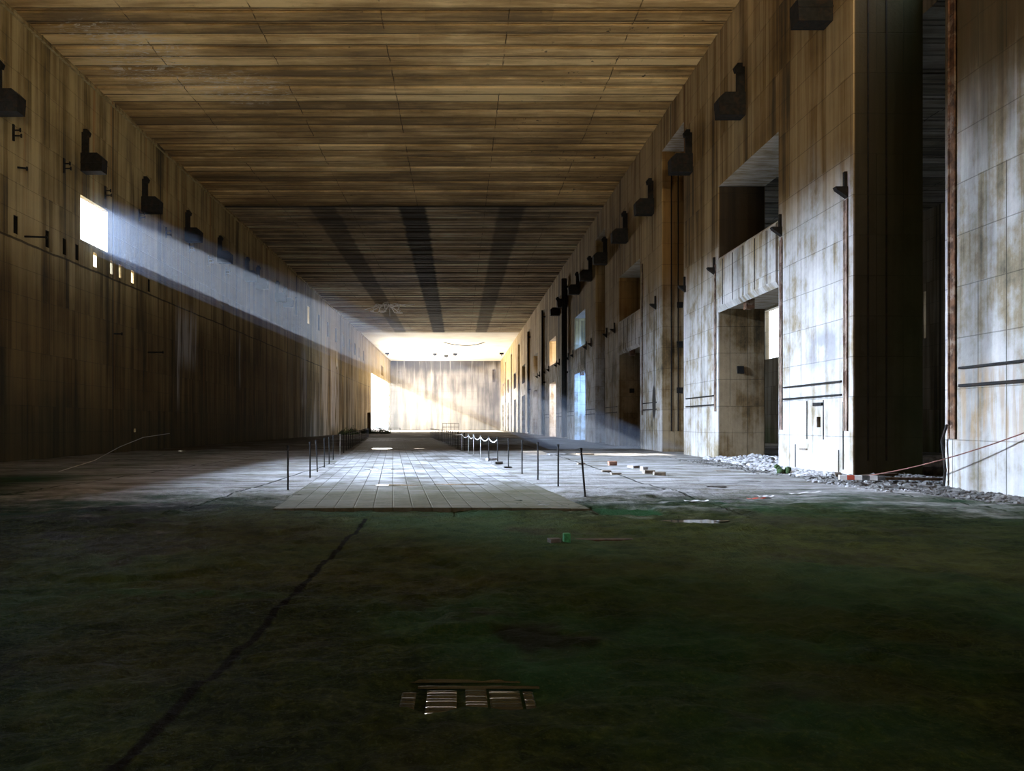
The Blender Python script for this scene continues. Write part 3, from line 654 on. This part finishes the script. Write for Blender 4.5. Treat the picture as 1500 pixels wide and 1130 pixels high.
# ------------------------------------------------------------------ loose things on the floor
def chunk(name, x, y, z, sx, sy, sz, m, t, cat='brick', rz=0., grp=None):
    b = MB().box(-sx/2, sx/2, -sy/2, sy/2, 0, sz, jit=min(sx, sy, sz)*.05)
    o = b.build(name, m); bv = o.modifiers.new('b', 'BEVEL'); bv.width = min(sx, sy, sz)*.12; bv.segments = 2
    o.location = (x, y, z-.015 if y > 17 else fz(x, y)-.01); o.rotation_euler = (0, 0, rz); return tag(o, t, cat, grp)
def at(px, py, z=0.): D = (1.6-z)*1000/(py-622); return ((px-672)*D/1000, D)
for (px, py, sx, sy, sz, m, rz, t) in (
    (897, 683, .32, .25, .2, M_BRICK, .05, 'small red-brown brick standing alone on the bright floor'),
    (950, 694, .36, .25, .13, M_BLOCK, .1, 'left one of two brown blocks lying side by side on the bright floor'),
    (966, 697, .36, .25, .13, M_BLOCK, -.1, 'right one of two brown blocks lying side by side on the bright floor'),
    (888, 691, .3, .2, .06, M_BLOCK, 0, 'flat dark brick piece left of the two brown blocks'),
    (902, 695, .32, .2, .06, M_BLOCK, .1, 'flat brick piece just before the two brown blocks'),
    (943, 690, .2, .2, .16, M_STONE, .3, 'pale stone behind the two brown blocks'),
    (928, 686, .3, .4, .12, M_STONE, .3, 'whitish rubble lump behind the two brown blocks'),
    (721, 675, .5, .3, .14, M_STONE, .3, 'pale stone lump at the foot of the tape posts'),
    (728, 680, .4, .3, .12, M_STONED, .6, 'dark stone lump at the foot of the tape posts'),
    (743, 686, .3, .3, .08, M_STONED, .2, 'flat dark stone beside the walkway edge'),
    (815, 667, .9, .5, .1, M_STONE, .2, 'low pale lump on the sunlit floor beyond the posts'),
    (857, 667, .8, .5, .1, M_BLOCK, .2, 'low brown lump on the sunlit floor behind the leaning post'),
    (851, 681, .3, .2, .1, M_BLOCK, .2, 'dark brick piece behind the leaning post'),
    (963, 716, .55, .22, .03, M_STONED, 0, 'flat black scrap on the floor before the third pier'),
    (1048, 713, .5, .2, .03, M_STONED, 0, 'flat black scrap on the floor before the large lower opening'),
    (1097, 706, .6, .2, .03, M_STONED, 0, 'flat black scrap beside the rubble of the large lower opening'),
    (1058, 690, .5, .3, .03, M_BLOCK, 0, 'flat brown board piece before the third pier')):
    X, D = at(px, py); chunk('brick' if 'brick' in t or 'block' in t else 'debris_piece', X, D, 0, sx, sy, sz, m, t, 'brick' if 'brick' in t or 'block' in t else 'debris', rz)
# green block and dark plank
X, D = at(830, 796); chunk('plastic_block', X, D, 0, .09, .08, .13, M_GREEN, 'small bright green block standing on the mossy floor', 'block', .1)
X, D = at(880, 793); chunk('plank', X+.1, D+.15, 0, 1.1, .12, .035, M_WOOD, 'dark rotten plank lying beside the small green block', 'plank', .06)
X, D = at(812, 797); chunk('debris_piece', X, D, 0, .16, .1, .07, M_STONED, 'black lump touching the small green block', 'debris', .3)
# striped barrier piece, tape scraps, low rail
r = empty('barrier_beam', (10.75, 18.2, .12), -.28)
for i in range(6): MB().box(-.55+i*.18, -.37+i*.18, -.06, .06, 0, .12).build('stripe', (M_TAPE, M_RED, M_TAPE, M_STONED, M_TAPE, M_STONED)[i], r)
tag(r, 'short red white and black striped beam lying on the rubble before the black doorway', 'beam')
for (px, py, l, rz, m, t) in ((1108, 732, .5, .4, M_RED, 'red strip of tape on the floor before the second pier'), (1122, 731, .35, .1, M_TAPE, 'white scrap of tape beside the red strip'),
                              (1180, 725, 1.1, .5, M_TAPE, 'long white strip of tape before the striped beam'), (1020, 737, .5, .05, M_TAPE, 'pale blue-white scrap near the bright puddle')):
    X, D = at(px, py)
    b = MB()
    n = 8
    b2 = MB(); V = []; F = []
    for i in range(n):
        u = -l/2+l*i/(n-1); V += [(u, -.035+.01*math.sin(i), .012+.01*math.sin(i*2.)), (u, .035+.01*math.sin(i), .016+.012*math.cos(i*1.7))]
        if i: F.append((2*i-2, 2*i-1, 2*i+1, 2*i))
    o = mesh('tape_scrap', V, F, m); s_ = o.modifiers.new('s', 'SOLIDIFY'); s_.thickness = .005
    o.location = (X, D, fz(X, D)+.012); o.rotation_euler = (0, 0, rz); tag(o, t, 'tape')
a0, a1 = at(1215, 746), at(1400, 747)
tag(local(MB().tube([(a0[0], a0[1], .02), ((a0[0]+a1[0])/2, (a0[1]+a1[1])/2, .035), (a1[0], a1[1], .02)], .018, 6).build('floor_rod', M_CABLE), (a0[0], a0[1], 0)), 'long thin dark rod lying on the floor before the rubble strip', 'rod')
# rope slanting down from the nearest pier
pts = []
p0, p1 = Vector((11.75, 14.2, 1.42)), Vector((11.0, 18.8, .15))
for i in range(15):
    t = i/14; q = p0.lerp(p1, t); q.z -= .12*4*t*(1-t); pts.append(q)
pts = [Vector((11.85, 12.5, 2.0))]+pts
tag(local(MB().tube(pts, .014, 6).build('rope', M_CABLER), p0), 'thin red-brown rope slanting from the nearest pier down to the doorway rubble', 'rope')
tag(local(MB().tube([(XR-.06, 16.55, 1.6), (XR-.12, 16.65, 1.2), (XR-.07, 16.6, .5), (XR-.1, 16.62, 0)], .03, 6).build('conduit', M_STEEL), (XR, 16.6, 0)), 'short black bent conduit at the foot of the nearest pier edge', 'pipe')
# pale slab inside the black doorway
o = chunk('concrete_slab', 15.2, 21.9, 0, 2.2, .9, .34, M_STONE, 'pale concrete slab block lying inside the black doorway', 'slab', .1); o.location.z = .25
chunk('concrete_slab', 15.2, 21.9, 0, 1.7, .8, .28, M_STONED, 'dark slab under the pale block inside the black doorway', 'slab', .2)
# moss cushion
b = MB()
for i in range(26): b.stone((R.gauss(0, .1), R.gauss(0, .08), abs(R.gauss(.05, .05))), R.uniform(.06, .12), .9)
X, D = at(1147, 694); o = b.build('moss_cushion', M_MOSS, smooth=True); o.location = (X, D, .02); tag(o, 'round dark mossy clump at the foot of the second pier', 'moss')
# rubble along the wall foot
b = MB(); b2 = MB()
def rub(bb, n, y0, y1, x0, x1, r0, r1, pile=.1):
    for _ in range(n):
        y = R.uniform(y0, y1); t = R.random()**1.3; x = x1-(x1-x0)*t
        bb.stone((x, y, pile*(1-t)*R.random()+.01), R.uniform(r0, r1)*(1 if R.random() < .9 else 1.8))
rub(b, 800, 20.4, 25.6, 10.6, 11.85, .03, .085, .05)
rub(b, 900, 25.3, 31.4, 11.2, 13.8, .05, .15, .2)
rub(b2, 1500, 16.2, 20.9, 10.2, 13.5, .03, .10, .10)
rub(b2, 1100, 13.4, 16.6, 10.7, 11.85, .02, .06, .06)
rub(b, 260, 16.0, 19.5, 9.8, 11.5, .02, .06, .03)
rub(b2, 260, 21., 30., 9.6, 11., .02, .05, .02)
o = b.build('rubble', M_STONE); o['kind'] = 'stuff'; o['label'] = 'pale grey broken concrete rubble along the foot of the right wall'; o['category'] = 'rubble'
o = b2.build('rubble', M_STONED); o['kind'] = 'stuff'; o['label'] = 'dark fine rubble heaped in and before the black doorway'; o['category'] = 'rubble'
# boards on the doorway rubble
for (x, y, rz, l, t) in ((11.9, 19.3, .5, 1.6, 'dark board lying uppermost on the doorway rubble'), (12.0, 18.0, -.2, 1.9, 'long dark beam across the doorway rubble'), (10.9, 19.6, 1.1, .9, 'short brown board at the edge of the doorway rubble')):
    o = chunk('board', x, y, 0, l, .16, .07, M_WOOD, t, 'board', rz); o.location.z = .13

# puddles
def puddle(cx, cyy, rx, ry, z, t, m=M_WATER, seed=0):
    rr = random.Random(seed); n = 40; V = [(cx, cyy, z)]; ph = [rr.uniform(0, 6) for _ in range(4)]
    for i in range(n):
        a = 2*math.pi*i/n; k = 1+.22*math.sin(2*a+ph[0])+.16*math.sin(3*a+ph[1])+.1*math.sin(7*a+ph[2])+.05*math.sin(13*a+ph[3])
        V.append((cx+rx*k*math.cos(a), cyy+ry*k*math.sin(a), z))
    V2 = V+[(v[0], v[1], v[2]-.15) for v in V[1:]]
    F = [(0, 1+i, 1+(i+1) % n) for i in range(n)]+[(1+i, n+1+i, n+1+(i+1) % n, 1+(i+1) % n) for i in range(n)]
    return tag(local(mesh('puddle', V2, F, m), (cx, cyy, z)), t, 'puddle')
X, D = at(1015, 761); puddle(3.95, 11.51, .62, .30, -.035, 'bright white reflecting puddle on the floor, largest in the hall', seed=2)
for (px, py, rx, ry, t, sd) in ((668, 710, .5, .12, 'long thin shining puddle across the front of the walkway', 4), (545, 688, .22, .1, 'small shining puddle on the walkway, left of three in a row', 5), (571, 688, .22, .1, 'small shining puddle on the walkway, middle of three in a row', 6),
                            (588, 688, .22, .1, 'small shining puddle on the walkway, right of three in a row', 7), (560, 657.5, .5, .5, 'shining puddle on the brown far part of the walkway', 8), (613, 657.5, .3, .3, 'tiny shining puddle at the far right of the walkway', 9),
                            (580, 711, .55, .12, 'thin pale puddle across the front left of the walkway', 10)):
    X, D = at(px, py, .073); puddle(X, D, rx, ry, .075, t, seed=sd)
# rippled puddle close to the camera: rows of ripple ridges
V, F = [], []
X0, D0 = at(585, 1035); X1, _ = at(790, 1035)
def ripple(xa, xb, ya, yb, amp):
    b0 = len(V); n = int((yb-ya)/.0045); ph = R.uniform(0, 6)
    m = 16
    for j in range(n+1):
        y = ya+(yb-ya)*j/n
        for i in range(m+1):
            x = xa+(xb-xa)*i/m
            e = min(1, i/1.5, (m-i)/1.5, j/3, (n-j)/3)
            V.append((x, y, -.028+amp*(math.sin(y*150+ph+.5*noise.noise(Vector((x*3, y*9, 0)))*2)*.5+.5*math.sin(y*67+ph*2))+.003*e))
    for j in range(n):
        for i in range(m):
            q = b0+j*(m+1)+i; F.append((q, q+1, q+m+2, q+m+1))
for (pa, pb, qa, qb, am) in ((624, 669, 1006, 1042, .0018), (682, 714, 1002, 1044, .0020), (718, 764, 1006, 1040, .0013), (769, 784, 1006, 1040, .0016), (586, 608, 1008, 1038, .0012), (600, 800, 989, 994, .0016), (612, 790, 998, 1003, .0014)):
    Da, Db = at(0, qb)[1], at(0, qa)[1]; k = (Da+Db)/2000
    ripple((pa-672)*k, (pb-672)*k, Da, Db, am)
tag(local(mesh('rippled_puddle', V, F, M_RIPPLE, smooth=True), (0, 4.1, .04)), 'broken pale rippled puddle on the dark mossy floor nearest the camera', 'puddle')

# thin wire curving up the dark left corner
pts = [(at(85, 692)[0]+.0, 22.9, .02), (-12.6, 23.6, .35), (-12.9, 26, .75), (-13.4, 29, 1.05), (-14.4, 34, 1.15)]
tag(local(MB().tube(pts, .012, 5).build('loose_wire', M_WIRE), pts[0]), 'thin pale wire arching over the dark floor near the left wall', 'wire')

# tangle of bare reinforcement hanging from the middle ceiling
b = MB()
for i in range(16):
    x = R.uniform(-12.6, -8.6); y = 101.7+R.uniform(-.8, .8); p = Vector((x, y, H-.0)); pts = [p.copy()]
    d = Vector((R.uniform(-1, 1), R.uniform(-.3, .3), -.5))
    for k in range(7):
        d += Vector((R.uniform(-.6, .6), R.uniform(-.2, .2), R.uniform(-.35, .42))); q = pts[-1]+d.normalized()*.42
        q.z = min(max(q.z, H-1.3), H-.12); pts.append(q)
    b.tube(pts, .07, 5)
b.tube([(-10.2, 101.7, H), (-10.3, 101.7, H-1.0), (-10.25, 101.7, H-1.9)], .03, 5)
b.tube([(-12.4, 101.7, H-.3), (-11, 101.5, H-.2), (-10, 101.7, H-.55), (-8.6, 101.7, H-.15), (-7.9, 101.7, H-.4)], .09, 6)
tag(local(b.build('bare_rods', M_LIMEROD), (-10.4, 101.7, H)), 'white tangle of bent bare rods hanging from the dark ceiling', 'metal rods')
# cable sagging under the bright ceiling
pts = []
for i in range(17):
    t = i/16; pts.append((-3.6+9.4*t, 150, H+.1-.75*4*t*(1-t)*(.8+.4*t)))
tag(local(MB().tube(pts, .09, 6).build('hanging_cable', M_CABLE), pts[0]), 'dark cable sagging below the bright far ceiling', 'cable')
for (x, y, t) in ((-18., 172, 'dark fitting under the far ceiling at its left corner'), (10.8, 172, 'dark fitting under the far ceiling at its right corner'), (-6.1, 174, 'small fitting under the far ceiling, left of the centre'), (-3.3, 178, 'small fitting at the centre of the far ceiling'), (-.9, 174, 'small fitting under the far ceiling, right of the centre')):
    tag(local(MB().box(x-.5, x+.5, y-.5, y+.5, H-.35, H+.06).box(x-.1, x+.1, y-.1, y+.1, H-.7, H-.3).build('ceiling_fitting', M_STEEL), (x, y, H)), t, 'fitting')

# bushes and plants far left
def bush(x, y, r, hh, n, t, nm='bush'):
    V, F = [], []
    for _ in range(n):
        a = R.uniform(0, 6.28); q = R.random()**.5; c = Vector((x+r*q*math.cos(a), y+r*.8*q*math.sin(a), R.random()*hh*(1.15-q)))
        d = Vector((R.uniform(-1, 1), R.uniform(-1, 1), R.uniform(.2, 1))).normalized(); e = d.orthogonal().normalized(); l = R.uniform(.15, .32)
        b0 = len(V); V += [c-e*l*.3, c+d*l*.5-e*l*.05+e*l*.3, c+d*l, c+e*l*.35]; F.append((b0, b0+1, b0+2, b0+3))
    root = empty(nm, (x, y, 0)); o = mesh('foliage', [v-Vector((x, y, 0)) for v in V], F, M_LEAF, root)
    b = MB()
    for _ in range(7):
        a = R.uniform(0, 6.28); b.tube([(0, 0, -.02), (r*.35*math.cos(a), r*.3*math.sin(a), hh*.4), (r*.6*math.cos(a), r*.5*math.sin(a), hh*.7)], .03, 4)
    b.build('stems', M_WOOD, root); return tag(root, t, 'bush')
bush(-14.2, 118, 2.6, 1.3, 1500, 'broad low green bush where the dark floor meets the far bright hall')
bush(-17.2, 104, 1.2, 1.1, 500, 'small leafy shrub at the foot of the distant left wall, nearest of three')
bush(-17.4, 112, 1.1, 1.3, 500, 'small leafy shrub at the foot of the distant left wall, middle of three')
bush(-17.0, 126, 1.2, 1.0, 400, 'small leafy shrub at the foot of the distant left wall, farthest of three')
tag(local(MB().box(-18.8, -18.2, 140.5, 141., 0, 3.9).box(-18.75, -18.25, 140.4, 141.05, 3.9, 4.05).build('upright_board', M_WOOD), (-18.5, 140.7, 0)), 'tall brown upright board by the far end of the left wall', 'board')
# bench-like tables and rail fence at the far end
def far_table(x, y, t):
    r = empty('table', (x, y, 0)); MB().box(-1.1, 1.1, -.4, .4, .78, .86).build('table_top', M_STEEL, r)
    for sx in (-1, 1):
        for sy in (-.3, .3): MB().box(sx-.05, sx+.05, sy-.04, sy+.04, 0, .78).build('leg', M_STEEL, r)
    tag(r, t, 'table')
far_table(-13.9, 150, 'tiny dark table silhouetted in the bright far hall')
far_table(-16.6, 152, 'tiny dark table close to the far left opening')
b = MB()
for i in range(5): b.tube([(-3.6+i*.9, 152, 0), (-3.6+i*.9, 152, 1.9)], .05, 5)
for z in (1.0, 1.85): b.tube([(-3.6, 152, z), (0., 152, z)], .05, 5)
tag(local(b.build('railing', M_STEEL), (-1.8, 152, 0)), 'tiny dark railing in front of the bright end wall', 'railing')

# ------------------------------------------------------------------ dust in the air, its volumes cut to the shape of the sunbeams
def haze(name, x0, x1, y0, y1, z0, z1, slope, dens, col, t):
    f = lambda x, z: z-(x-x0)*slope
    V = []
    for x in (x0, x1):
        for y in (y0, y1):
            V += [(x, y, max(.2, f(x, z0))), (x, y, max(.25, f(x, z1)))]
    F = [(0, 1, 3, 2), (4, 6, 7, 5), (0, 4, 5, 1), (2, 3, 7, 6), (1, 5, 7, 3), (0, 2, 6, 4)]
    g = G(name+'_volume'); v = g.t.nodes.new('ShaderNodeVolumePrincipled'); o_ = g.t.nodes.new('ShaderNodeOutputMaterial')
    v.inputs['Color'].default_value = (*col, 1); v.inputs['Density'].default_value = dens; v.inputs['Anisotropy'].default_value = .0
    g.t.links.new(v.outputs[0], o_.inputs['Volume'])
    g.m.cycles.homogeneous_volume = True if hasattr(g.m.cycles, 'homogeneous_volume') else None
    b = MB(); b.v = [Vector(q) for q in V]; b.f = F; o = b.build(name, g.m)
    return tag(o, t, 'haze', None, 'stuff')
SL = .435
def shaft():
    x0, x1 = XL+.05, XR-.02; y0, y1 = 34.6, 38.1; zt, zb = 13.9, 10.6
    xb = x0+zb/SL; xt = min(x1, x0+zt/SL)
    b = MB().prism([(x0, zb), (x0, zt), (x1, zt-(x1-x0)*SL), (x1, .3), (xb-.3, .3)], 'y', y0, y1)
    b.v = [v for v in b.v]
    return b
g = G('shaft_volume'); v = g.t.nodes.new('ShaderNodeVolumePrincipled'); o_ = g.t.nodes.new('ShaderNodeOutputMaterial')
v.inputs['Color'].default_value = (.58, .74, 1, 1); v.inputs['Density'].default_value = .022; g.t.links.new(v.outputs[0], o_.inputs['Volume'])
tag(shaft().build('haze', g.m), 'pale blue dust haze cut to the shape of a sunbeam slanting down from the big window in the left wall', 'haze', None, 'stuff')
g = G('far_haze_volume'); v = g.t.nodes.new('ShaderNodeVolumePrincipled'); o_ = g.t.nodes.new('ShaderNodeOutputMaterial')
v.inputs['Color'].default_value = (.8, .9, 1, 1); v.inputs['Density'].default_value = .0013; g.t.links.new(v.outputs[0], o_.inputs['Volume'])
tag(MB().prism([(XL+.05, .3), (XL+.05, 13.0), (XL+13.0/SL, .3)], 'y', 151, 191).build('haze', g.m), 'white haze wedge before the end wall, cut to the shape of a slanting beam', 'haze', None, 'stuff')

# ------------------------------------------------------------------ light
w = bpy.data.worlds.new('sky'); S.world = w; w.use_nodes = True
bg = w.node_tree.nodes['Background']; bg.inputs[0].default_value = (.80, .89, 1, 1); bg.inputs[1].default_value = 2.6
sun = bpy.data.lights.new('sun', 'SUN'); sun.energy = 42; sun.angle = math.radians(.25); sun.color = (1, .93, .86)
so = bpy.data.objects.new('sun', sun); COL.objects.link(so)
so.rotation_euler = Vector((1, 0.0, -SL)).to_track_quat('-Z', 'Y').to_euler()
def area(name, loc, d, sx, sy, e, c, spread=180):
    l = bpy.data.lights.new(name, 'AREA'); l.shape = 'RECTANGLE'; l.size = sx; l.size_y = sy; l.energy = e; l.color = c; l.spread = math.radians(spread)
    o = bpy.data.objects.new(name, l); COL.objects.link(o); o.location = loc
    o.rotation_euler = Vector(d).to_track_quat('-Z', 'Y').to_euler(); return o
# daylight standing outside the openings; behind the camera a warm upward fill is added for the ceiling
area('ceiling_fill_rear', (5.5, -18.5, 2.4), (0, .75, 1), 12, 5, 26000, (1, .82, .54))
area('daylight_near_window', (-29.0, 24.8, 16.2), (1, 0.0, -.3), 6.6, 3.6, 88000, (.60, .74, 1))
area('daylight_high_window', (-26.5, 40.6, 16.6), (1, -.45, -.4), 9, 4.5, 14000, (.66, .78, 1))
area('daylight_far_opening', (XL-1.0, 169, 6.6), (1, -.1, .12), 36, 13, 36000, (1, .95, .87))
area('daylight_aisle', (26.9, 56, 6.5), (-1, .98, -.05), 5, 10, 2200, (.22, .45, 1), 50)
area('daylight_aisle_far', (26.9, 80, 8), (-1, .7, -.1), 8, 10, 2600, (1, .86, .78), 70)
area('daylight_aisle_mid', (26.9, 59, 9.4), (-1, 0, 0), 3, 4, 250, (.8, .95, 1))
